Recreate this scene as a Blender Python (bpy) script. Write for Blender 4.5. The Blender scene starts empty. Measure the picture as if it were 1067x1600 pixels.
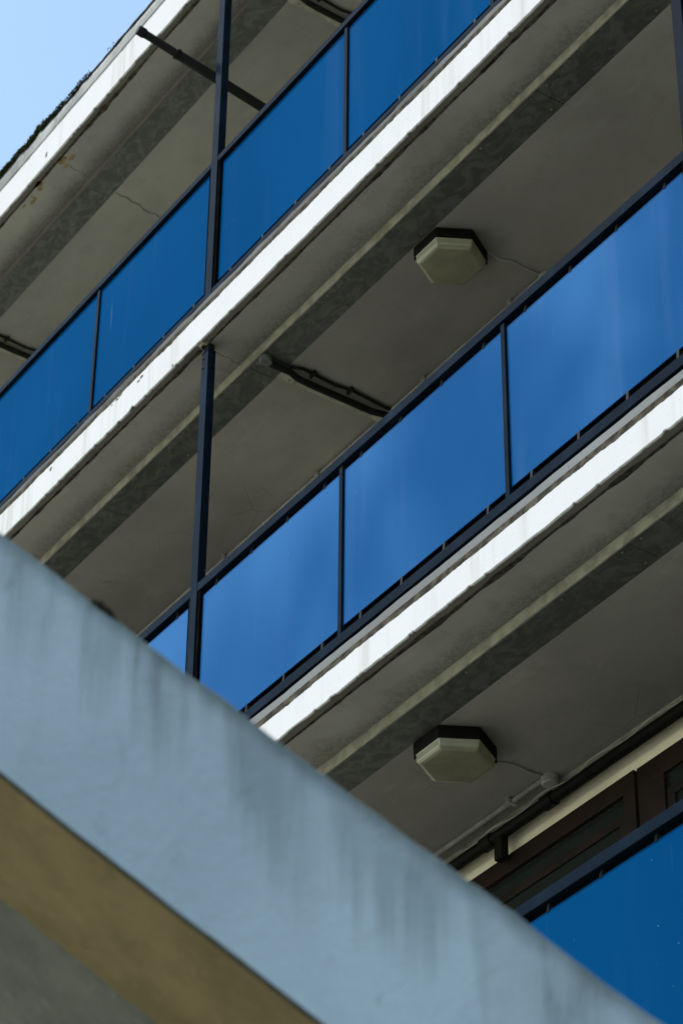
import bpy, bmesh, math, random
from mathutils import Vector, Matrix, noise
R = math.radians
random.seed(7)
S = bpy.context.scene
COL = S.collection
# ------------------------------------------------------------------ camera, world, sun, exposure
# axes: X along the facade, Y into the building, Z up; the lens is at the origin and the street at z = -1.6
AZ, EL, RO = R(-56.0197), R(36.8153), R(0.6391)
fw = Vector((math.sin(AZ)*math.cos(EL), math.cos(AZ)*math.cos(EL), math.sin(EL)))
rt = fw.cross(Vector((0, 0, 1))).normalized(); up = rt.cross(fw)
c_, s_ = math.cos(RO), math.sin(RO)
rt, up = rt*c_+up*s_, up*c_-rt*s_
cam = bpy.data.cameras.new('camera'); camo = bpy.data.objects.new('camera', cam); COL.objects.link(camo)
camo.matrix_world = Matrix((( rt.x, up.x, -fw.x, 0), (rt.y, up.y, -fw.y, 0), (rt.z, up.z, -fw.z, 0), (0, 0, 0, 1)))
cam.sensor_fit = 'VERTICAL'; cam.sensor_height = 36; cam.sensor_width = 24
cam.lens = 36*4485.87/1600; cam.clip_end = 2000; cam.clip_start = .1
cam.dof.use_dof = True; cam.dof.focus_distance = Vector((-7.6, 5.56, 7.3)).dot(fw); cam.dof.aperture_fstop = 5.0
S.camera = camo
S.render.resolution_x = 682; S.render.resolution_y = 1024
SUN_EL, SUN_AZ = 57, -34      # height above the horizon; turn from the facade's outward normal (-Y) towards +X
w = bpy.data.worlds.new('World'); S.world = w; w.use_nodes = True
nt = w.node_tree; bg = nt.nodes['Background']; sky = nt.nodes.new('ShaderNodeTexSky'); sky.sky_type = 'NISHITA'
sky.sun_disc = False; sky.sun_elevation = R(SUN_EL); sky.sun_rotation = R(180-SUN_AZ)
sky.air_density = 1.0; sky.dust_density = .6; sky.ozone_density = 1.6; sky.altitude = 50
tint = nt.nodes.new('ShaderNodeMix'); tint.data_type = 'RGBA'; tint.blend_type = 'MULTIPLY'; tint.inputs[0].default_value = 1
tint.inputs[7].default_value = (1.27, 1.23, 1.03, 1)
nt.links.new(sky.outputs[0], tint.inputs[6]); nt.links.new(tint.outputs[2], bg.inputs[0]); bg.inputs[1].default_value = .15
sun = bpy.data.lights.new('sun', 'SUN'); suno = bpy.data.objects.new('sun', sun); COL.objects.link(suno)
sun.energy = 2.6; sun.angle = R(.6); sun.color = (1, .965, .91)
sd = Vector((math.sin(R(SUN_AZ))*math.cos(R(SUN_EL)), -math.cos(R(SUN_AZ))*math.cos(R(SUN_EL)), math.sin(R(SUN_EL))))
suno.rotation_euler = sd.to_track_quat('Z', 'Y').to_euler(); suno.location = (0, 0, 30)
S.view_settings.view_transform = 'Standard'; S.view_settings.look = 'None'; S.view_settings.gamma = 1
S.view_settings.exposure = .95
S.render.engine = 'CYCLES'; S.cycles.max_bounces = 8; S.cycles.diffuse_bounces = 6

# ------------------------------------------------------------------ node materials
class N:
    def __init__(s, name, rough=.7, metal=0, spec=.5):
        s.m = bpy.data.materials.new(name); s.m.use_nodes = True; s.t = s.m.node_tree
        s.b = s.t.nodes['Principled BSDF']; s.b.inputs['Roughness'].default_value = rough
        s.b.inputs['Metallic'].default_value = metal; s.b.inputs['Specular IOR Level'].default_value = spec
        s.geo = s.t.nodes.new('ShaderNodeNewGeometry')
    def link(s, a, b): s.t.links.new(a, b)
    def pos(s, scale=(1, 1, 1), off=(0, 0, 0)):
        n = s.t.nodes.new('ShaderNodeMapping'); s.link(s.geo.outputs['Position'], n.inputs[0])
        n.inputs['Scale'].default_value = scale; n.inputs['Location'].default_value = off
        return n.outputs[0]
    def noise(s, scale, detail=4, stretch=(1, 1, 1), rough=.55, off=(0, 0, 0), dist=0):
        n = s.t.nodes.new('ShaderNodeTexNoise'); s.link(s.pos(stretch, off), n.inputs['Vector'])
        n.inputs['Scale'].default_value = scale; n.inputs['Detail'].default_value = detail
        n.inputs['Roughness'].default_value = rough; n.inputs['Distortion'].default_value = dist
        return n.outputs['Fac']
    def vor(s, scale, feat='F1', stretch=(1, 1, 1), out='Distance'):
        n = s.t.nodes.new('ShaderNodeTexVoronoi'); n.feature = feat; s.link(s.pos(stretch), n.inputs['Vector'])
        n.inputs['Scale'].default_value = scale
        return n.outputs[out]
    def ramp(s, f, a, b, ca=0., cb=1.):
        n = s.t.nodes.new('ShaderNodeMapRange'); n.inputs[1].default_value = a; n.inputs[2].default_value = b
        n.inputs[3].default_value = ca; n.inputs[4].default_value = cb; n.interpolation_type = 'SMOOTHSTEP'
        s.link(f, n.inputs[0]); return n.outputs[0]
    def mul(s, a, b, op='MULTIPLY'):
        n = s.t.nodes.new('ShaderNodeMath'); n.operation = op
        for i, v in enumerate((a, b)):
            if isinstance(v, (int, float)): n.inputs[i].default_value = v
            else: s.link(v, n.inputs[i])
        return n.outputs[0]
    def mix(s, f, a, b):
        n = s.t.nodes.new('ShaderNodeMix'); n.data_type = 'RGBA'
        if isinstance(f, (int, float)): n.inputs[0].default_value = f
        else: s.link(f, n.inputs[0])
        for i, v in ((6, a), (7, b)):
            if isinstance(v, tuple): n.inputs[i].default_value = (*v, 1)
            else: s.link(v, n.inputs[i])
        return n.outputs[2]
    def col(s, c):
        if isinstance(c, tuple): s.b.inputs['Base Color'].default_value = (*c, 1)
        else: s.link(c, s.b.inputs['Base Color'])
        return s
    def bump(s, h, strength=.3, dist=.01):
        n = s.t.nodes.new('ShaderNodeBump'); n.inputs['Strength'].default_value = strength; n.inputs['Distance'].default_value = dist
        s.link(h, n.inputs['Height']); s.link(n.outputs[0], s.b.inputs['Normal']); return s
    def axis(s, ax):
        n = s.t.nodes.new('ShaderNodeSeparateXYZ'); s.link(s.geo.outputs['Position'], n.inputs[0]); return n.outputs[ax]

def m_white():
    n = N('white_masonry_paint', .95, 0, .03)
    st = n.ramp(n.noise(9, 4, (1, 1, .06)), .50, .8)                       # rain streaks
    bl = n.ramp(n.noise(2.2, 5), .45, .8)
    c = n.mix(n.mul(st, .8), (.535, .530, .535), (.37, .355, .31))
    c = n.mix(n.mul(bl, .2), c, (.42, .42, .42))
    sp = n.ramp(n.noise(75, 2, (1, 1, .5)), .70, .76)
    c = n.mix(n.mul(sp, .55), c, (.35, .33, .29))
    return n.col(c).bump(n.noise(40, 5), .25, .004).m
def m_conc(name, a, b, dirt=.5, spec=.2):
    n = N(name, .85, 0, spec)
    c = n.mix(n.ramp(n.noise(1.6, 7, (1, 1.6, 1), .6), .35, .72), a, b)
    c = n.mix(n.mul(n.ramp(n.noise(7, 8, (1, 1, 1), .7), .52, .8), dirt), c, tuple(x*.35 for x in b))
    c = n.mix(n.mul(n.ramp(n.noise(.7, 3, (1, 1, 1), .5, (5, 2, 9)), .40, .66), .30), c, tuple(x*.62 for x in b))
    c = n.mix(n.mul(n.ramp(n.noise(2.8, 9, (1, 2.2, 1), .72, (8, 3, 1)), .56, .70), .28), c, tuple(min(1, x*1.35) for x in a))
    sp = n.ramp(n.vor(16), .03, .055, 1, 0)
    gate = n.ramp(n.noise(5, 1), .5, .6)
    c = n.mix(n.mul(n.mul(sp, gate), .8), c, (.05, .045, .035))
    cr = n.mul(n.ramp(n.vor(2.6, 'DISTANCE_TO_EDGE'), .0, .006, 1, 0), n.ramp(n.noise(1.3, 3, off=(3, 1, 7)), .56, .66))
    c = n.mix(n.mul(cr, .55), c, (.06, .055, .045))
    return n.col(c).bump(n.noise(55, 6), .25, .004).m
def m_stucco(name, a, b):
    n = N(name, .95, 0, .05)
    c = n.mix(n.ramp(n.noise(3.2, 8, (1, 1, 1), .68), .34, .68), a, b)
    c = n.mix(n.mul(n.ramp(n.noise(9, 5, (1, 1, 1), .7, (4, 4, 0)), .55, .75), .5), c, tuple(x*.5 for x in b))
    c = n.mix(n.mul(n.ramp(n.noise(26, 4, (1, 1, 1), .7, (1, 7, 0)), .58, .72), .35), c, tuple(min(1, x*1.5) for x in a))
    return n.col(c).bump(n.noise(15, 9, (1, 1, 1), .75), .7, .03).m
def m_galv():
    n = N('galvanised_sheet', .5, .35, .4)
    sw = n.noise(9, 5, (1, 1.4, 1), .6, dist=1.6)
    c = n.mix(n.ramp(sw, .38, .68), (.062, .068, .062), (.115, .122, .112))
    c = n.mix(n.mul(n.ramp(n.noise(2.5, 6), .5, .8), .45), c, (.07, .07, .06))
    return n.col(c).bump(n.noise(4, 3), .2, .01).m
def m_panel(name, a, b, pale, amt, seed, spec=.002):
    n = N(name, .06, 0, spec)
    big = n.ramp(n.noise(.95, 2, (1, 1, .8), .45, (seed, 0, seed), .2), .32, .68)
    c = n.mix(big, a, b)
    st = n.ramp(n.noise(5, 3, (1, 1, .07), .6, (seed*3, 0, 0)), .52, .82)
    c = n.mix(n.mul(st, amt), c, pale)
    scr = n.mul(n.ramp(n.noise(34, 3, (1, 1, .05), .5, (seed, 1, 0)), .66, .8), n.ramp(n.noise(1.8, 2, off=(seed, 3, 2)), .5, .7))
    c = n.mix(n.mul(scr, amt*.9), c, (.2, .25, .33))
    sp = n.mul(n.ramp(n.vor(14, 'F1', (1, 1, .8)), .012, .03, 1, 0), n.ramp(n.noise(2.5, 1, off=(seed, 9, 1)), .52, .56))
    c = n.mix(n.mul(sp, .5), c, (.5, .55, .62))
    return n.col(c).bump(n.noise(1.4, 2), .05, .02).m
def m_black(name='black_satin_paint', a=(.0045, .009, .016), rough=.13):
    n = N(name, rough, 0, .02)
    c = n.mix(n.ramp(n.noise(6, 6, (1, 1, .6)), .45, .8), a, tuple(x*1.9 for x in a))
    ch = n.ramp(n.noise(48, 3), .735, .77)
    c = n.mix(n.mul(ch, .7), c, (.16, .165, .16))
    return n.col(c).bump(n.noise(30, 4), .04, .002).m
def m_simple(name, a, b, rough=.7, sc=6, spec=.4, metal=0, bump=.15):
    n = N(name, rough, metal, spec)
    return n.col(n.mix(n.ramp(n.noise(sc, 6), .35, .7), a, b)).bump(n.noise(sc*8, 4), bump, .003).m

M = {}
M['white'] = m_white()
def m_soffit():
    m = m_conc('soffit_paint', (.33, .325, .29), (.25, .248, .225), .4)
    n = N.__new__(N); n.m = m; n.t = m.node_tree; n.b = n.t.nodes['Principled BSDF']
    n.geo = [q for q in n.t.nodes if q.bl_idname == 'ShaderNodeNewGeometry'][0]
    old = n.b.inputs['Base Color'].links[0].from_socket
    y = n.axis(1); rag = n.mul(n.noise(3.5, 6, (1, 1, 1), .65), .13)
    band = n.ramp(n.mul(y, rag, 'ADD'), 5.5+.205, 5.5+.325)                 # shade of the inner corner painted in, broken up with mould speckle
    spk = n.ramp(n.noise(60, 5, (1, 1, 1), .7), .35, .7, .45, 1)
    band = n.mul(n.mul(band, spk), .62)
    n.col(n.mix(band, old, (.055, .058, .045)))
    return m
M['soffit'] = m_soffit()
M['edge'] = m_conc('soffit_edge_concrete', (.15, .145, .125), (.10, .098, .085), .7)
M['core'] = m_simple('dark_core_concrete', (.025, .022, .017), (.085, .075, .055), .95, 22, .05)
M['strip'] = m_simple('cream_beam_paint', (.36, .355, .28), (.22, .215, .17), .6, 14, .2)
M['galv'] = m_galv()
M['ceil'] = m_conc('cream_ceiling_paint', (.300, .292, .262), (.24, .234, .21), .25)
M['kerb'] = m_conc('weathered_kerb_concrete', (.17, .175, .175), (.12, .123, .12), .5)
M['oldkerb'] = m_conc('grimy_kerb_mortar', (.12, .12, .12), (.05, .05, .047), .9)
M['black'] = m_black()
M['gap'] = m_simple('gap_shade_black', (.003, .003, .0035), (.006, .006, .006), 1, 9, 0)
M['pan_top'] = m_panel('blue_panel_deep', (.0005, .044, .140), (.001, .052, .160), (.035, .085, .2), .22, 1.3)
M['pan_mid'] = m_panel('blue_panel_faded', (.006, .062, .185), (.032, .122, .305), (.07, .14, .29), .30, 5.1, .012)
M['pan_low'] = m_panel('blue_panel_dark', (.001, .040, .125), (.001, .046, .138), (.03, .08, .2), .15, 8.4)
M['wall'] = m_simple('cream_wall_render', (.84, .77, .57), (.74, .67, .49), .8, 5)
M['wood'] = m_simple('brown_stained_wood', (.020, .0095, .005), (.010, .006, .004), .5, 8, .12)
M['glass'] = N('dark_window_glass', .06, 0, .5).col((.012, .016, .014)).m
M['base'] = m_simple('black_plastic', (.003, .003, .0025), (.006, .0055, .005), .7, 12, .1)
M['tab'] = m_simple('grey_bracket_paint', (.012, .014, .015), (.022, .025, .026), .6, 30, .05)
M['pipe'] = m_simple('dark_pipe_paint', (.012, .014, .012), (.008, .009, .008), .6, 10, .08)
M['bpipe'] = m_simple('black_pipe_paint', (.004, .004, .003), (.008, .0075, .006), .6, 10, .1)
M['conduit'] = m_simple('grey_painted_conduit', (.38, .38, .33), (.28, .28, .25), .5, 12)
M['cap'] = m_simple('weathered_zinc_cap', (.12, .128, .118), (.07, .075, .068), .45, 25)
M['rust'] = m_simple('rust_stain', (.16, .11, .045), (.27, .21, .10), .9, 24)
M['crack'] = m_simple('crack_filler', (.05, .045, .035), (.10, .09, .07), .9, 40)
M['screw'] = m_simple('screw_steel', (.10, .09, .06), (.28, .26, .19), .4, 40, .5, .6)
M['rough'] = m_simple('chipped_plaster', (.26, .225, .16), (.14, .12, .09), .9, 40)
M['moss'] = m_simple('moss_green', (.020, .035, .008), (.055, .060, .018), .95, 60, .1)
M['twig'] = m_simple('dry_moss_stems', (.10, .06, .045), (.16, .11, .09), .95, 60, .1)
M['felt'] = m_simple('black_roofing_felt', (.012, .012, .012), (.025, .025, .025), .8, 20, .2)
M['coping'] = m_conc('weathered_coping_cement', (.34, .345, .335), (.15, .155, .145), .95)
def m_diff():
    n = N('yellowed_prismatic_diffuser', .2, 0, .8)
    c = n.mix(n.ramp(n.noise(7, 5), .35, .7), (.27, .26, .175), (.20, .19, .13))
    return n.col(c).bump(n.noise(14, 3), .15, .006).m
M['diff'] = m_diff()
def m_stair():
    n = N('pale_blue_white_render', .92, 0, .1)
    c = n.mix(n.ramp(n.noise(1.4, 5), .3, .7), (.57, .675, .77), (.46, .545, .63))
    # height below the sloping upper edge, so the rain dirt starts there
    hx, hy = math.sin(R(-150)), math.cos(R(-150))
    v = n.t.nodes.new('ShaderNodeVectorMath'); v.operation = 'DOT_PRODUCT'; v.inputs[1].default_value = (hx*.8, hy*.8, -1)
    n.link(n.geo.outputs['Position'], v.inputs[0]); d = n.mul(v.outputs['Value'], 2.85, 'ADD')
    run = n.noise(9, 4, (1, 1, .03), .6)
    run2 = n.noise(26, 4, (1, 1, .08), .6, (2, 5, 1))
    ln = n.ramp(n.noise(6.5, 4, (1, 1, .03), .7), .3, .75, .02, .36)
    m1 = n.ramp(n.mul(d, ln, 'SUBTRACT'), -.16, .06, 1, 0)
    g = n.mul(m1, n.ramp(run, .38, .66, .25, 1))
    c = n.mix(n.mul(g, .42), c, (.150, .170, .170))
    c = n.mix(n.mul(n.mul(m1, n.ramp(run2, .50, .70)), .42), c, (.10, .115, .11))
    edge = n.ramp(n.mul(d, n.mul(n.noise(5, 5), .09), 'SUBTRACT'), -.05, .02, 1, 0)
    c = n.mix(n.mul(edge, .8), c, (.09, .125, .12))
    sp = n.ramp(n.noise(13, 4, (1, 1, .5), .7, (7, 1, 1)), .60, .74)
    c = n.mix(n.mul(sp, .42), c, (.18, .22, .25))
    sp = n.ramp(n.noise(4.5, 5, (1, 1, .16), .6, (1, 8, 4)), .56, .78)
    c = n.mix(n.mul(sp, .30), c, (.23, .275, .30))
    return n.col(c).bump(n.noise(34, 8, (1, 1, 1), .75), .9, .016).m
M['stair'] = m_stair()
M['stairtan'] = m_stucco('tan_soffit_render', (.46, .335, .175), (.31, .225, .12))
M['stairgrey'] = m_stucco('grey_soffit_render', (.325, .315, .28), (.215, .21, .19))
M['street'] = m_simple('asphalt', (.16, .15, .135), (.19, .18, .16), .9, 3)
M['pave'] = m_simple('paving_concrete', (.52, .475, .38), (.45, .41, .33), .9, 3)
M['added_dark_ground'] = m_simple('added_dark_green_ground', (.035, .05, .015), (.06, .065, .025), .95, 5, .1)

# ------------------------------------------------------------------ mesh helpers (all in world coordinates)
class MB:
    def __init__(s): s.v, s.f, s.mi = [], [], []
    def quad(s, pts, mi=0):
        i = len(s.v); s.v += [tuple(p) for p in pts]; s.f.append(tuple(range(i, i+len(pts)))); s.mi.append(mi)
    def box(s, x0, x1, y0, y1, z0, z1, mi=0):
        i = len(s.v); s.v += [(x, y, z) for x in (x0, x1) for y in (y0, y1) for z in (z0, z1)]
        for f in ((0, 1, 3, 2), (4, 6, 7, 5), (0, 4, 5, 1), (2, 3, 7, 6), (0, 2, 6, 4), (1, 5, 7, 3)):
            s.f.append(tuple(i+k for k in f)); s.mi.append(mi)
        return s
    def tube(s, pts, r, seg=14, mi=0, caps=True):
        pts = [Vector(p) for p in pts]; rs = r if isinstance(r, (list, tuple)) else [r]*len(pts)
        i0 = len(s.v); n = len(pts); ref = Vector((0, 0, 1))
        for k, p in enumerate(pts):
            d = (pts[min(k+1, n-1)]-pts[max(k-1, 0)]).normalized()
            a = d.cross(ref if abs(d.z) < .9 else Vector((1, 0, 0))).normalized(); b = d.cross(a)
            for j in range(seg):
                t = 2*math.pi*j/seg; s.v.append(tuple(p+(a*math.cos(t)+b*math.sin(t))*rs[k]))
        for k in range(n-1):
            for j in range(seg):
                j2 = (j+1) % seg
                s.f.append((i0+k*seg+j, i0+k*seg+j2, i0+(k+1)*seg+j2, i0+(k+1)*seg+j)); s.mi.append(mi)
        if caps:
            s.f.append(tuple(i0+j for j in range(seg))[::-1]); s.mi.append(mi)
            s.f.append(tuple(i0+(n-1)*seg+j for j in range(seg))); s.mi.append(mi)
        return s
    def prism_x(s, prof, x0, x1, mi=None):          # prof: (y,z) polygon
        i = len(s.v); n = len(prof)
        s.v += [(x0, y, z) for y, z in prof]+[(x1, y, z) for y, z in prof]
        for k in range(n):
            k2 = (k+1) % n; s.f.append((i+k, i+k2, i+n+k2, i+n+k)); s.mi.append(mi[k] if mi else 0)
        s.f.append(tuple(i+k for k in range(n))[::-1]); s.mi.append(0)
        s.f.append(tuple(i+n+k for k in range(n))); s.mi.append(0)
        return s
    def build(s, name, mats, parent=None, bevel=0, smooth=False):
        if not isinstance(mats, (list, tuple)): mats = [mats]
        me = bpy.data.meshes.new(name)
        off = Vector(parent_world(parent)) if parent else Vector((0, 0, 0))
        me.from_pydata([tuple(Vector(v)-off) for v in s.v], [], s.f)
        for m in mats: me.materials.append(m)
        for p, mi in zip(me.polygons, s.mi): p.material_index = mi
        bm = bmesh.new(); bm.from_mesh(me); bmesh.ops.recalc_face_normals(bm, faces=bm.faces); bm.to_mesh(me); bm.free()
        if smooth:
            for p in me.polygons: p.use_smooth = len(p.vertices) == 4
        o = bpy.data.objects.new(name, me); COL.objects.link(o)
        if parent: o.parent = parent
        if bevel:
            b = o.modifiers.new('bevel', 'BEVEL'); b.width = bevel; b.segments = 2; b.limit_method = 'ANGLE'
        return o
def parent_world(p):
    v = Vector((0, 0, 0))
    while p: v += Vector(p.location); p = p.parent
    return v
def tag(o, label=None, cat=None, group=None, kind=None):
    if label: o['label'] = label
    if cat: o['category'] = cat
    if group: o['group'] = group
    if kind: o['kind'] = kind
    return o
def thing(name, loc, label, cat, group=None):
    o = bpy.data.objects.new(name, None); COL.objects.link(o); o.location = loc; o.empty_display_size = .2
    return tag(o, label, cat, group)
def fr(x, sc, seed): return noise.fractal(Vector((x*sc, seed*3.1, seed)), .8, 2.0, 4)

# ------------------------------------------------------------------ measures
XL, XR = -20.2, 1.3                  # ends of the facade
MOD = 3.57; POSTS = [-9.44+k*MOD for k in (-3, -2, -1, 0, 1, 2, 3)]
YF, YR, YP = 5.5, 5.54, 5.56         # fascia, rail front and panel planes
YB, YW = 5.77, 6.66                  # beam step and back wall
STEP = .055; GROUND = -1.6
XA, XB = -13.6, -5.2                 # stretch seen by the lens: finely cut edges here

# ------------------------------------------------------------------ ground
g = MB(); g.box(-300, 300, -300, 300, GROUND-.3, GROUND-.15); tag(g.build('street', M['street']), kind='structure')
g = MB(); g.box(-40, 40, -9, 6.5, GROUND-.15, GROUND, 0); tag(g.build('pavement', M['pave'], bevel=.02), kind='structure')
g = MB(); g.box(-9.5, 30, -8.6, 5.4, GROUND+.004, GROUND+.05, 0); tag(g.build('added_dark_ground', M['added_dark_ground']), kind='structure')  # unseen dark ground, added to cut bounce light on the right-hand ceilings

# ------------------------------------------------------------------ the building
B = thing('apartment_building', (-9, 8, GROUND), 'cream balcony apartment building with white slab edges and blue balcony panels', 'building')
m = MB(); m.box(XL, XR, YW, 14, GROUND, 12.2); m.build('back_wall', M['wall'], B)
LEV = [  # name of level, soffit height, white band height, dirty joint, kerb height, kerb material, seams of metal plates
    (11.92, .234, 0, 0, None, (-6.634, -8.98, -11.33, -13.68, -4.3)),
    (9.21, .180, .046, .063, 'oldkerb', (-7.061, -9.412, -10.13, -12.48, -4.71)),
    (6.456, .1385, .041, .070, 'kerb', (-6.634, -8.98, -9.41, -11.9, -4.3)),
    (3.693, .1385, .041, .070, 'kerb', (-7.06, -9.41, -11.8, -4.7)),
    (0.94, .1385, .041, .070, 'kerb', (-7.06, -9.41, -11.8, -4.7))]
def xs_fine(step=.011):
    a = [XL+.001]; x = XA
    while x < XB: a.append(x); x += step
    return a+[XR-.001]
def ragged_band(z0, z1, seed, amp0, amp1):
    """render skin 4 mm thick with chipped lower and upper edge"""
    m = MB(); xs = xs_fine(); i0 = 0
    for k, x in enumerate(xs):
        c0 = fr(x, 7, seed)*amp0+fr(x, 40, seed+2)*amp0*.5
        ch = max(0, fr(x, 16, seed+5)-.32)*amp0*4
        c1 = fr(x, 5, seed+9)*amp1+fr(x, 30, seed+12)*amp1*.6-max(0, fr(x, 12, seed+15)-.3)*amp1*3
        zb, zt = z0+c0*.5+ch, z1+c1
        ym = fr(x, 2.2, seed+20)*.0012
        m.v += [(x, YF+.004, zb-.0005), (x, YF+ym, zb+.003), (x, YF+ym, (zb+zt)/2), (x, YF+ym, zt-.003), (x, YF+.004, zt), (x, YF+.012, zt-.001), (x, YF+.012, zb+.001)]
        if k:
            a, b = (k-1)*7, k*7
            for j in range(7):
                j2 = (j+1) % 7; m.f.append((a+j, a+j2, b+j2, b+j)); m.mi.append(0)
    return m
for li, (ZS, hw, hj, hk, kmat, seams) in enumerate(LEV):
    top = ZS+hw+hj+(hk if kmat else .10)
    fl = ZS+hw+hj-.01 if kmat else ZS+hw+.02
    # concrete slab: dark joint core at the front, painted underside with a dirty drip groove
    m = MB()
    prof = [(YF+.008, ZS+.001), (YF+.041, ZS), (YF+.043, ZS+.009), (YF+.049, ZS+.010), (YF+.051, ZS), (YB+.004, ZS), (YB+.004, ZS-.050), (YW-.002, ZS-.050), (YW-.002, fl), (YF+.010, fl)]
    mi = [1, 2, 2, 2, 0, 0, 0, 0, 0, 2]
    m.prism_x(prof, XL, XR, mi)
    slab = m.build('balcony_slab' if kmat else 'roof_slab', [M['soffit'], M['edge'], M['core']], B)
    ragged_band(ZS-.001, ZS+hw, li*3+1, .006, .0045 if kmat else .003).build('fascia_band', M['white'], slab, smooth=False)
    # ragged dirty line along the drip groove: grime crust a millimetre under the soffit
    m = MB(); xs = xs_fine(.02)
    for k, x in enumerate(xs):
        wd = .005+.006*abs(fr(x, 6, li+31))+max(0, fr(x, 2.3, li+37))*.012
        yc = YF+.046+fr(x, 3, li+40)*.002
        m.v += [(x, yc-wd, ZS-.0008), (x, yc+wd*1.1, ZS-.0008), (x, yc+wd*.6, ZS+.006), (x, yc-wd*.6, ZS+.006)]
        if k:
            a, b = (k-1)*4, k*4
            for j in range(4): m.f.append((a+j, a+(j+1) % 4, b+(j+1) % 4, b+j)); m.mi.append(0)
    m.build('drip_groove', M['core'], slab)
    # cream beam step, slightly coved
    m = MB(); z0 = ZS-STEP
    smat = M['strip'] if kmat else M['edge']
    m.prism_x([(YB-.003, ZS+.004), (YB-.0005, ZS-.012), (YB, z0+.008), (YB-.004, z0+.003), (YB-.004, z0-.001), (YB+.003, z0-.001), (YB+.003, ZS+.004)], XL, XR)
    m.build('beam_strip', smat, slab)
    # metal plates screwed along the inner edge of the step, ceiling sheet behind them
    ss = sorted([XL]+list(seams)+[XR])
    for a, b in zip(ss[:-1], ss[1:]):
        m = MB(); m.box(a+.0015, b-.0015, YB+.0035, YB+.160, z0-.0035, z0+.002)
        for e, sg in ((a, 1), (b, -1)):
            for yy in (YB+.022, YB+.135):
                x = e+sg*.055; n0 = 10
                m.tube([(x, yy, z0-.0035), (x, yy, z0-.0065), (x, yy, z0-.0078)], [.0065, .0058, .003], n0, 1)
        xx = a+.055+.62
        while xx < b-.3:
            for yy in (YB+.024, YB+.137):
                m.tube([(xx, yy, z0-.0035), (xx, yy, z0-.0062), (xx, yy, z0-.0072)], [.0055, .005, .003], 8, 1)
            xx += .62
        m.build('soffit_plate', [M['galv'], M['screw']], slab)
    m = MB(); m.box(XL, XR, YB+.1625, YW-.004, z0-.002, z0+.003); m.build('ceiling_sheet', M['ceil'], slab)
    # cover strips across the ceiling at each post
    for px in POSTS:
        m = MB(); m.box(px+.055, px+.108, YB+.157, YW-.16, z0-.014, z0-.0025)
        m.quad([(px+.055, YW-.16, z0-.014), (px+.108, YW-.16, z0-.014), (px+.108, YW-.005, z0-.05), (px+.055, YW-.005, z0-.05)])
        for yy in (5.99, 6.02, 6.42):
            m.tube([(px+.072, yy, z0-.014), (px+.072, yy, z0-.017)], [.006, .004], 8, 1)
        m.build('cover_strip', [M['strip'], M['screw']], slab)
        # cracked joint across the soffit from the post head
        m = MB(); pts = [(px-.03+fr(t*.2, 6, px)*.012, YF+.10+t*.0125*1.0, ZS-.0008) for t in range(14)]
        for a, b in zip(pts[:-1], pts[1:]):
            wd = .0022; m.quad([(a[0]-wd, a[1], a[2]), (a[0]+wd, a[1], a[2]), (b[0]+wd, b[1], b[2]), (b[0]-wd, b[1], b[2])])
        m.build('crack', M['crack'], slab)
    # moulding and band at the head of the wall
    m = MB(); zc = z0-.002
    m.prism_x([(YW-.055, zc), (YW-.055, zc-.008), (YW-.045, zc-.013), (YW-.03, zc-.016), (YW-.02, zc-.03), (YW-.001, zc-.034), (YW-.001, zc)], XL, XR)
    m.build('cornice_moulding', M['strip'], slab)
    if kmat:
        # kerb under the railing, uneven top
        m = MB(); xs = xs_fine(.025); zb, zt = ZS+hw+hj, top
        am = .003 if kmat == 'kerb' else .006
        for k, x in enumerate(xs):
            t = zt-.004+fr(x, 3, li+50)*am; bt = zb+fr(x, 6, li+52)*am*.8; yy = YF+.026+fr(x, 4, li+55)*am*.8
            m.v += [(x, yy, bt), (x, yy, t-.004), (x, yy+.006, t), (x, YF+.16, t), (x, YF+.16, bt)]
            if k:
                a, b = (k-1)*5, k*5
                for j in range(5): m.f.append((a+j, a+(j+1) % 5, b+(j+1) % 5, b+j)); m.mi.append(0)
        m.build('kerb', M[kmat], slab)
        # dark open joint between white band and kerb
        m = MB(); m.box(XL+.002, XR-.002, YF+.012, YF+.10, ZS+hw-.012, zb+.004); m.build('joint', M['core'], slab)
    else:
        m = MB(); xs = xs_fine(.02)
        for k, x in enumerate(xs):
            zb = ZS+hw+.0; zt = ZS+hw+.115+fr(x, 2, 77)*.006+max(0, (-11.0-x))*.03+(fr(x, 9, 79)*.022 if x < -10.9 else fr(x, 9, 79)*.004)
            y0 = YF-.006+fr(x, 8, 71)*.003
            m.v += [(x, y0+.008, zb-.004), (x, y0, zb+.006), (x, y0-.003+fr(x, 14, 73)*.004, (zb+zt)/2), (x, y0+.012, zt), (x, YF+.4, zt), (x, YF+.4, zb)]
            if k:
                a, b = (k-1)*6, k*6
                for j in range(6): m.f.append((a+j, a+(j+1) % 6, b+(j+1) % 6, b+j)); m.mi.append(0)
        m.build('coping', M['coping'], slab)
        m = MB()
        for k, x in enumerate(xs):
            zt = ZS+hw+.115+fr(x, 2, 77)*.006+max(0, (-11.0-x))*.03+(fr(x, 9, 79)*.022 if x < -10.9 else fr(x, 9, 79)*.004)
            yy = YF-.003+fr(x, 5, 91)*.006; t = .010+fr(x, 3, 93)*.003
            m.v += [(x, yy, zt+.001), (x, yy-.002, zt+t), (x, 14, zt+t+.02), (x, 14, zt+.001)]
            if k:
                a, b = (k-1)*4, k*4
                for j in range(4): m.f.append((a+j, a+(j+1) % 4, b+(j+1) % 4, b+j)); m.mi.append(0)
        m.build('roofing_felt', M['felt'], slab)

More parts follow.
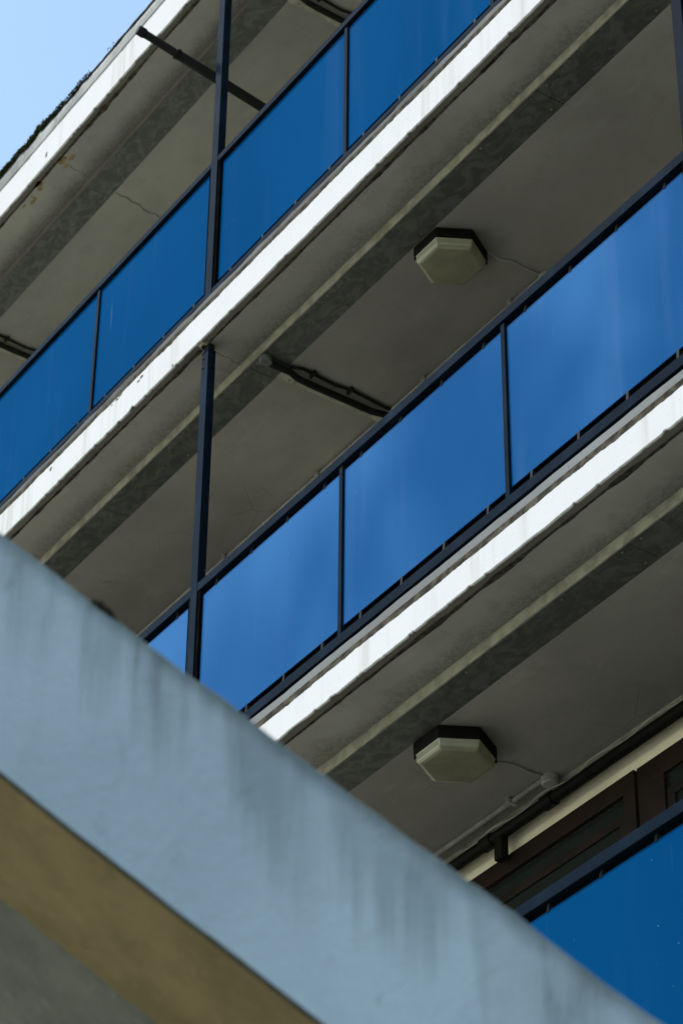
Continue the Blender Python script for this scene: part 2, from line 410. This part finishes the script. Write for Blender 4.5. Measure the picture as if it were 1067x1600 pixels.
# door and window frames on the back wall behind each balcony
for li in (1, 2, 3, 4):
    zc = LEV[li][0]; z1 = zc-.223; fl = (LEV[li+1][0]+.15) if li < 4 else GROUND+.02
    for px in POSTS[:-1]:
        for x0, x1, isdoor in ((px+.10, px+1.765, False), (px+1.775, px+2.9, True)):
            f = MB(); t = .085 if not isdoor else .10; bot = fl if isdoor else fl+.75
            y0 = YW-.03 if not isdoor else YW-.022
            jw = .075 if not isdoor else .165
            f.box(x0, x1, y0, YW-.002, z1-t, z1); f.box(x0, x0+jw, y0, YW-.002, bot, z1-t); f.box(x1-jw, x1, y0, YW-.002, bot, z1-t)
            f.box(x0+jw, x1-jw, y0, YW-.002, bot, bot+.08)
            fo = f.build('door_frame' if isdoor else 'window_frame', M['wood'], B, bevel=.003)
            s = MB(); zt = z1-t
            s.box(x0+jw, x1-jw, YW-.012, YW-.003, zt-.115, zt-.075)
            s.box(x0+jw, x0+jw+.05, YW-.012, YW-.003, bot+.08, zt-.115); s.box(x1-jw-.05, x1-jw, YW-.012, YW-.003, bot+.08, zt-.115)
            s.build('door_leaf' if isdoor else 'sash', M['wood'], fo, bevel=.002)
            s = MB(); s.quad([(x0+jw, YW-.0025, bot+.08), (x1-jw, YW-.0025, bot+.08), (x1-jw, YW-.0025, zt), (x0+jw, YW-.0025, zt)]); s.build('pane', M['glass'], fo)

# stains and marks that belong to single slabs
def blob(cx, cy, z, rx, ry, seed, m, dz=0, n=26, vert=False):
    i = len(m.v); m.v.append((cx, cy, z))
    for k in range(n):
        a = 2*math.pi*k/n; r = 1+.55*noise.noise(Vector((math.cos(a)*1.6, math.sin(a)*1.6, seed)))+.25*noise.noise(Vector((math.cos(a)*5, math.sin(a)*5, seed)))
        if vert: m.v.append((cx+rx*r*math.cos(a), cy, z+ry*r*math.sin(a)))
        else: m.v.append((cx+rx*r*math.cos(a), cy+ry*r*math.sin(a), z))
    for k in range(n): m.f.append((i, i+1+k, i+1+(k+1) % n)); m.mi.append(0)
slabs = [o for o in B.children if o.name.startswith(('balcony_slab', 'roof_slab'))]
roof = slabs[0]; sB = slabs[1]
m = MB()
for cx, cy, rx, ry in ((-11.27, 5.565, .035, .022), (-11.22, 5.60, .03, .012), (-11.30, 5.61, .02, .010), (-11.53, 5.555, .03, .02), (-11.56, 5.58, .018, .016), (-11.69, 5.60, .03, .010), (-11.65, 5.585, .012, .022), (-11.75, 5.575, .02, .008)):
    m = MB(); blob(cx, cy, 11.9192, rx, ry, cx*9, m); m.build('rust_stain', M['rust'], roof)
m = MB(); P = [(-11.275, 5.94), (-11.283, 5.985), (-11.272, 6.02), (-11.290, 6.06), (-11.283, 6.11), (-11.305, 6.15), (-11.312, 6.20), (-11.300, 6.24), (-11.32, 6.28), (-11.318, 6.4)]
for k, (a, b) in enumerate(zip(P[:-1], P[1:])):
    w0 = .0035+.003*abs(noise.noise(Vector((k*2.3, 0, 0)))); m.quad([(a[0]-w0, a[1], 11.8618), (a[0]+w0, a[1], 11.8618), (b[0]+w0, b[1], 11.8618), (b[0]-w0, b[1], 11.8618)])
m.build('crack', M['crack'], roof); m = MB()
P = [(-11.28, 5.62), (-11.30, 5.66), (-11.29, 5.71), (-11.31, 5.76)]
for a, b in zip(P[:-1], P[1:]): m.quad([(a[0]-.002, a[1], 11.9191), (a[0]+.002, a[1], 11.9191), (b[0]+.002, b[1], 11.9191), (b[0]-.002, b[1], 11.9191)])
m.build('crack', M['crack'], roof)
m = MB()
for cx, cz, rx, rz in ((-10.005, 9.362, .014, .008), (-10.035, 9.352, .012, .006), (-10.22, 9.385, .016, .006), (-10.25, 9.375, .012, .005), (-10.30, 9.37, .007, .003), (-10.937, 9.354, .013, .010), (-9.69, 9.222, .006, .008)):
    m = MB(); blob(cx, YF-.0016, cz, rx, rz, cx*7, m, vert=True, n=12); m.build('paint_chip', M['crack'], sB)
m = MB(); blob(-11.36, YF-.0016, 12.0, .012, .02, 3.3, m, vert=True, n=12); m.build('paint_chip', M['crack'], roof)

# ------------------------------------------------------------------ railings: one per balcony, bay by bay
def railing(ZS, hw, hj, hk, pm, label):
    zk = ZS+hw+hj+hk; base = ZS
    # lower rail, panel, top rail as measured from the soffit below
    zr0, zr1, zp0, zp1, zt0, zt1 = [ZS+q for q in ((.278, .328, .383, 1.206, 1.232, 1.2805) if pm is not M['pan_top'] else (.310, .345, .392, 1.215, 1.227, 1.267))]
    t = thing('balcony_railing', (-9.44, YR, zk), label, 'railing', 'blue panelled railings along the balconies')
    rest = MB()
    for k, px in enumerate(POSTS[:-1]):
        a, b = px+.030, px+MOD-.030
        m = MB(); m.box(a, b, YR, YR+.045, zt0, zt1); m.build('top_rail', M['black'], t, bevel=.0025)
        m = MB(); m.box(a, b, YR, YR+.045, zr0, zr1); m.build('bottom_rail', M['black'], t, bevel=.0025)
        m = MB(); m.box(a, b, YR+.036, YR+.044, zp1-.03, zt0); m.box(a, b, YR+.036, YR+.044, zr1, zp0+.03); m.box(a, b, YR+.020, YR+.040, zk-.01, zr0)  # black strips put in for the shade seen through the rail gaps
        m.box(a, a+.022, YR+.005, YR+.036, zr1, zt0); m.box(b-.022, b, YR+.005, YR+.036, zr1, zt0)
        m.build('gap_shade_backing', M['gap'], t)
        for j in range(3):
            x0 = a+(b-a)*j/3; x1 = a+(b-a)*(j+1)/3
            e0 = .024 if j == 0 else .008; e1 = .024 if j == 2 else .008
            m = MB(); m.box(x0+e0, x1-e1, YP, YP+.006, zp0, zp1); m.build('panel', pm, t, bevel=.0012)
            if j < 2:
                d = MB(); d.box(x1-.014, x1+.013, YR+.008, YR+.036, zr1, zt0); d.build('divider', M['black'], t, bevel=.002)
            for q in range(4):
                xx = x0+.143+q*(x1-x0)/4*1.01
                for z0, z1 in ((zp1-.004, zt0), (zr1, zp0+.004)):
                    br = MB() if k in (2, 3, 4) else rest
                    br.prism_x([(YR+.016, z0), (YR+.036, z0), (YR+.036, z1), (YR+.020, z1)], xx-.010, xx+.004)
                    if br is not rest: br.build('bracket', M['tab'], t)
    rest.build('bracket', M['tab'], t)['kind'] = 'stuff'
    return t, zr0, zt1
R1, z0b, _ = railing(*LEV[1][:4], M['pan_top'], 'black framed railing of deep blue panels under the roof, top balcony')
R2, z0c, _ = railing(*LEV[2][:4], M['pan_mid'], 'black framed railing of paler faded blue panels on the middle balcony')
R3, z0d, _ = railing(*LEV[3][:4], M['pan_low'], 'black framed railing of dark blue panels at lower right, below the cream cornice')
for t, zb, zt in ((R1, z0b-.02, 11.91), (R2, z0c-.02, 9.165), (R3, z0d-.02, 6.41)):
    for k, px in enumerate(POSTS):
        m = MB(); m.box(px-.030, px+.030, YR-.002, YR+.043, zb, zt)
        for zz in (zt-.055, zt-.115):        # bolts by the post head
            m.tube([(px-.030-.006, YR+.02, zz), (px+.030+.014, YR+.02, zz)], .006, 8)
            m.tube([(px-.012, YR-.006, zz+.01), (px-.012, YR+.001, zz+.01)], [.008, .008], 8)
        p = m.build('post', M['black'], t, bevel=.0025)
        m = MB(); m.box(px-.020, px+.022, YR+.002, YR+.040, zt+.0005, zt+.040 if t is not R1 else zt+.009); m.build('post_head', M['pipe'], p)

# pipe stubs left in the soffit in front of the post heads
for li, lab in ((1, 'old pipe stub in chipped plaster beside the middle post head'), ):
    px = -9.452; ZS = LEV[li][0]
    t = thing('pipe_stub', (px, 5.545, ZS), lab, 'pipe stub')
    m = MB(); m.tube([(px, 5.545, ZS-.012), (px, 5.545, ZS+.006)], .019, 18); m.build('pipe_mouth', M['bpipe'], t)
    m = MB()
    n = 26; i = 0
    for k in range(n):
        a = 2*math.pi*k/n; r = .034+.010*noise.noise(Vector((math.cos(a)*2, math.sin(a)*2, 4)))
        for rr, zz in ((.0195, -.013), (.025, -.012), (r, -.0012), (r, .002)):
            m.v.append((px+math.cos(a)*rr, 5.545+math.sin(a)*rr, ZS+zz))
    for k in range(n):
        for j in range(3):
            a, b = k*4+j, ((k+1) % n)*4+j; m.f.append((a, a+1, b+1, b)); m.mi.append(0)
    m.build('plaster_collar', M['rough'], t)

# ------------------------------------------------------------------ ceiling lights (hexagonal bulkheads)
def bulkhead(cx, cy, zc, label, a=.172, rot=0):
    t = thing('ceiling_light', (cx, cy, zc), label, 'ceiling light', 'hexagonal lights under the balcony ceilings')
    def ring(s, z): return [(cx+a*s*math.cos(R(60*k+rot)), cy+a*s*math.sin(R(60*k+rot)), z) for k in range(6)]
    def loft(rings, name, mat, bev):
        m = MB()
        for r in rings: m.v += r
        for k in range(len(rings)-1):
            for j in range(6): m.f.append((k*6+j, k*6+(j+1) % 6, k*6+6+(j+1) % 6, k*6+6+j)); m.mi.append(0)
        m.f.append(tuple(range(6))); m.mi.append(0); m.f.append(tuple((len(rings)-1)*6+j for j in range(6))); m.mi.append(0)
        return m.build(name, mat, t, bevel=bev)
    loft([ring(1.03, zc), ring(1.03, zc-.060)], 'mounting_base', M['base'], .008)
    loft([ring(1.0, zc-.0605), ring(.985, zc-.066), ring(.945, zc-.095), ring(.88, zc-.103), ring(.80, zc-.106)], 'diffuser', M['diff'], .004)
    for k in (4, 1):
        x, y, z = ring(1.0, zc-.075)[k]
        m = MB(); dx, dy = math.cos(R(60*k+rot)), math.sin(R(60*k+rot)); 
        q = [(x+dx*.001-dy*w_, y+dy*.001+dx*w_, zz) for w_, zz in ((-.007, zc-.050), (.007, zc-.050), (.007, zc-.078), (-.007, zc-.078))]
        q2 = [(p[0]-dx*.012, p[1]-dy*.012, p[2]) for p in q]
        m.v += q+q2
        for f in ((0, 1, 2, 3), (4, 5, 6, 7), (0, 1, 5, 4), (1, 2, 6, 5), (2, 3, 7, 6), (3, 0, 4, 7)): m.f.append(f); m.mi.append(0)
        m.build('clip', M['pipe'], t, bevel=.001)
    return t
bulkhead(-8.13, 6.085, 9.153, 'hexagonal yellowed ceiling light above the middle balcony, higher of the two')
bulkhead(-8.155, 6.080, 6.399, 'hexagonal yellowed ceiling light beside a grey conduit box, lower of the two')

# ------------------------------------------------------------------ conduits with box and cable from each light
def conduit(zc, label, bx, dy=0):
    lst = set(bpy.data.objects)
    t = thing('conduit', (bx, 6.57, zc), label, 'conduit', 'grey conduits along the balcony ceilings')
    m = MB(); m.tube([(bx, 6.535, zc-.013), (XL+8, 6.53, zc-.013)], .0125, 12); m.build('tube', M['conduit'], t, smooth=True)
    m = MB(); m.tube([(bx, 6.555, zc), (bx, 6.555, zc-.034), (bx, 6.555, zc-.040)], [.037, .037, .032], 22); m.build('junction_box', M['conduit'], t)
    for dx in (.235, .95, 1.9, 2.8):
        m = MB(); m.box(bx-dx-.012, bx-dx+.012, 6.508, 6.514, zc-.03, zc); m.tube([(bx-dx, 6.512, zc-.012), (bx-dx, 6.500, zc-.012)], .007, 8); m.box(bx-dx-.009, bx-dx+.009, 6.50, 6.553, zc-.029, zc-.0258)
        m.build('saddle_clip', M['conduit'], t)
    m = MB(); m.tube([(bx+.0, 6.52, zc-.006), (bx-.012, 6.44, zc-.005), (bx-.004, 6.36, zc-.005), (bx-.03, 6.30, zc-.005), (bx-.02, 6.22, zc-.006)], .0042, 8); m.build('cable', M['conduit'], t, smooth=True)
    for o in set(bpy.data.objects)-lst:
        if o.parent is t: o.location.y += dy
    return t
conduit(6.399, 'grey painted conduit and round box over the black pipe, lower right', -8.128)
conduit(9.153, 'grey painted conduit peeking over the rail of the middle balcony', -8.02, .016)

# black pipe along the wall head behind the lowest balcony in view
t = thing('black_pipe', (-8.2, 6.6, 6.32), 'black pipe running below the ceiling along the cream cornice', 'pipe')
m = MB(); m.tube([(XL+7, 6.598, 6.326), (-4.2, 6.598, 6.326)], .027, 16); m.build('tube', M['bpipe'], t, smooth=True)
for x in (-8.19, -8.62, -6.2, -10.4):
    m = MB(); m.tube([(x-.035, 6.598, 6.326), (x+.035, 6.598, 6.326)], .034, 16); m.build('collar', M['bpipe'], t)
m = MB(); m.box(-8.555, -8.50, 6.575, 6.615, 6.195, 6.31); m.build('drop_box', M['bpipe'], t, bevel=.005)
m = MB(); pts = [(-8.8+.05*k, 6.575+.012*math.sin(k*.9), 6.352+.004*math.sin(k*.7)) for k in range(40)]
m.tube(pts, .0032, 7); m.build('cable', M['conduit'], t, smooth=True)

# ------------------------------------------------------------------ pipes across the ceilings, one by each post
def cross_pipe(px, zc, label, grp='dark pipes across the balcony ceilings'):
    t = thing('waste_pipe', (px+.14, 5.81, zc), label, 'pipe', grp)
    m = MB(); m.tube([(px+.140, 5.805, zc-.003), (px+.140, 5.805, zc-.032), (px+.140, 5.805, zc-.036)], [.033, .033, .029], 24); m.build('cap', M['cap'], t)
    z = zc-.026
    m = MB(); m.tube([(px+.140, 5.835, z), (px+.142, 5.90, z), (px+.146, 5.95, z-.004), (px+.128, 6.01, z-.006), (px+.124, 6.1, z-.006), (px+.124, 6.45, z-.006), (px+.14, 6.52, z-.006), (px+.14, 6.655, z-.01)], .018, 14); m.build('tube', M['pipe'], t, smooth=True)
    m = MB(); m.tube([(px+.16, 5.93, zc-.012), (px+.185, 6.0, zc-.012), (px+.18, 6.06, zc-.012), (px+.172, 6.2, zc-.012), (px+.185, 6.3, zc-.012), (px+.17, 6.50, zc-.012), (px+.18, 6.655, zc-.012)], .008, 10); m.build('cable', M['pipe'], t, smooth=True)
    for yy in (6.06, 6.285):
        m = MB(); m.box(px+.158, px+.200, yy-.006, yy+.006, zc-.026, zc); m.tube([(px+.197, yy, zc-.02), (px+.210, yy, zc-.02)], .007, 8); m.build('clip', M['pipe'], t)
cross_pipe(POSTS[3], 9.153, 'dark pipe with round zinc cap behind the middle post head')
cross_pipe(POSTS[3], 11.862, 'dark pipe and wavy cable on the roof ceiling at the top edge of the photo')
cross_pipe(POSTS[2], 11.862, 'dark pipe on the roof ceiling at the left edge of the photo')

# flag pole under the roof
def lerp(a, b, t): return Vector(a)+(Vector(b)-Vector(a))*t
a, b = (-9.885, 5.285, 11.66), (-9.885, 6.655, 11.44)
t = thing('flag_pole', (-9.885, 6.65, 11.44), 'dark sloping pole reaching out past the white roof edge', 'pole')
m = MB(); m.tube([lerp(a, b, 0), lerp(a, b, .10), lerp(a, b, .17), lerp(a, b, .172), b], [.0235, .0235, .025, .0285, .0285], 20); m.build('tube', M['pipe'], t, smooth=True)
m = MB(); m.tube([lerp(a, b, -.014), lerp(a, b, -.010), lerp(a, b, .018), lerp(a, b, .024)], [.024, .029, .029, .025], 20); m.build('end_cap', M['pipe'], t)
m = MB(); m.tube([lerp(a, b, .165), lerp(a, b, .185)], .0305, 20); c = lerp(a, b, .175)
m.tube([(c.x-.042, c.y, c.z), (c.x+.042, c.y, c.z)], .005, 8); m.build('hanger', M['pipe'], t)
m = MB(); m.tube([(b[0], 6.656, 11.44), (b[0], 6.645, 11.442)], .06, 20); m.build('wall_flange', M['pipe'], t)

# ------------------------------------------------------------------ moss on the roof edge
def moss(x0, x1, zf, y, seed, label, n=2600):
    rnd = random.Random(seed); m = MB()
    for k in range(n):
        x = rnd.uniform(x0, x1); d = 1 if x < -11.25 else max(0, (-10.55-x)/.7)
        cl = max(0, min(1, fr(x, 3.2, 61)+.42+(-11.2-x)*.12))*d
        if rnd.random() > cl*1.5: continue
        h = .034*cl*(.6+.8*abs(fr(x, 22, 63)))*rnd.random()**.8
        p = Vector((x, y-.010+rnd.uniform(-.012, .05), zf(x)+.006-.055*cl*rnd.random()**1.6*(.5+fr(x, 15, 67))+h)); s = rnd.uniform(.002, .0045)
        u = Vector((rnd.gauss(0, 1), rnd.gauss(0, 1), rnd.gauss(0, 1))).normalized(); v = u.orthogonal().normalized()
        m.quad([p-u*s-v*s*.6, p+u*s-v*s*.6, p+u*s*.7+v*s*.7, p-u*s*.7+v*s*.7], 0)
        if rnd.random() < .02 and d > .9:
            q = p+Vector((rnd.gauss(0, .01), -.004, .010+.014*rnd.random())); m.tube([p, (p+q)/2+Vector((.003, 0, 0)), q], [.0010, .0009, .0018], 4, 1)
    o = m.build('moss', [M['moss'], M['twig']]); tag(o, label, 'moss', kind='stuff')
zfe = lambda x: 12.154+.115+fr(x, 2, 77)*.006+max(0, (-11.0-x))*.03+(fr(x, 9, 79)*.022 if x < -10.9 else fr(x, 9, 79)*.004)
moss(-13.0, -10.5, zfe, YF, 5, 'green moss growing along the roof edge at upper left', 60000)

# ------------------------------------------------------------------ blurred outside stair in front (rises to the left at about 39 degrees)
h = Vector((math.sin(R(-150)), math.cos(R(-150)), 0)); nrm = Vector((-h.y, h.x, 0)); KF = -4.2555; SL = .800
def uvn(u, z, d): return nrm*(KF-d)+h*u+Vector((0, 0, z))   # d: depth behind the face
ZT0, ZB0 = 2.850, 2.358
U1 = 1.75
t = thing('outside_stair', uvn(-4.4, GROUND, .5), 'out of focus concrete stair flight with pale blue side and tan underside', 'staircase')
def ztop(u): return ZT0+SL*min(u, U1)
def zbot(u): return ZB0+SL*min(u, U1)
def flight(name, d0, d1, lift0, lift1, mats, seed, amp):
    m = MB(); us = [-4.9]+[-2.0+.02*k for k in range(0, 190)]+[3.2]; us = sorted(us)
    for k, u in enumerate(us):
        j1 = fr(u, 5, seed)*amp+fr(u, 22, seed+2)*amp*.4; j0 = fr(u, 4, seed+4)*amp*.6
        zt, zb = ztop(u)+lift1+j1, max(zbot(u)+lift0+j0, GROUND+.002)
        zt = max(zt, zb+.02)
        b = .008
        ring = [(zb, d0+b), (zb+b, d0), ((zt+zb)/2, d0), (zt-b*1.5, d0+abs(j1)*.3), (zt, d0+b*2), (zt, d1), (zb, d1+fr(u, 7, seed+8)*amp*3)]
        m.v += [tuple(uvn(u, z, d)) for z, d in ring]
        if k:
            a, c = (k-1)*7, k*7
            for j in range(7): m.f.append((a+j, a+(j+1) % 7, c+(j+1) % 7, c+j)); m.mi.append(1 if j == 6 else 2 if j == 0 else 0)
    n = len(us)-1
    m.f.append(tuple(range(7))); m.mi.append(0); m.f.append(tuple(n*7+j for j in range(7))); m.mi.append(0)
    return m.build(name, mats, t)
flight('parapet', 0, .44, 0, 0, [M['stair'], M['stairtan'], M['crack']], 3, .007)
flight('stair_slab', .44, 1.75, .055, -.25, [M['stair'], M['stairgrey'], M['stairgrey']], 8, .006)
m = MB()
for u in (2.4, ):
    P = [uvn(u+du, z, d) for du in (0, .35) for d in (.06, 1.6) for z in (GROUND, zbot(2.4)+.01)]
    m.v += [tuple(p) for p in P]
    for f in ((0, 1, 3, 2), (4, 6, 7, 5), (0, 4, 5, 1), (2, 3, 7, 6), (0, 2, 6, 4), (1, 5, 7, 3)): m.f.append(f); m.mi.append(0)
m.build('pier', M['stair'], t)
m = MB()
for k in range(12):
    u = -2.2-.28*k
    if zbot(u) < GROUND+.1: break
m = MB(); rr = random.Random(3)
bu = .128
for k in range(240):
    u = bu+rr.gauss(0, .009); p = uvn(u, ztop(u)+abs(rr.gauss(0, .004))-.006, rr.uniform(.0, .03)); s = rr.uniform(.002, .005)
    a = Vector((rr.gauss(0, 1), rr.gauss(0, 1), rr.gauss(0, 1))).normalized(); b = a.orthogonal()
    m.quad([p-a*s-b*s, p+a*s-b*s, p+a*s+b*s, p-a*s+b*s])
o = m.build('moss_tuft', M['core']); tag(o, 'small dark moss tuft on the upper edge of the blurred stair', 'moss')
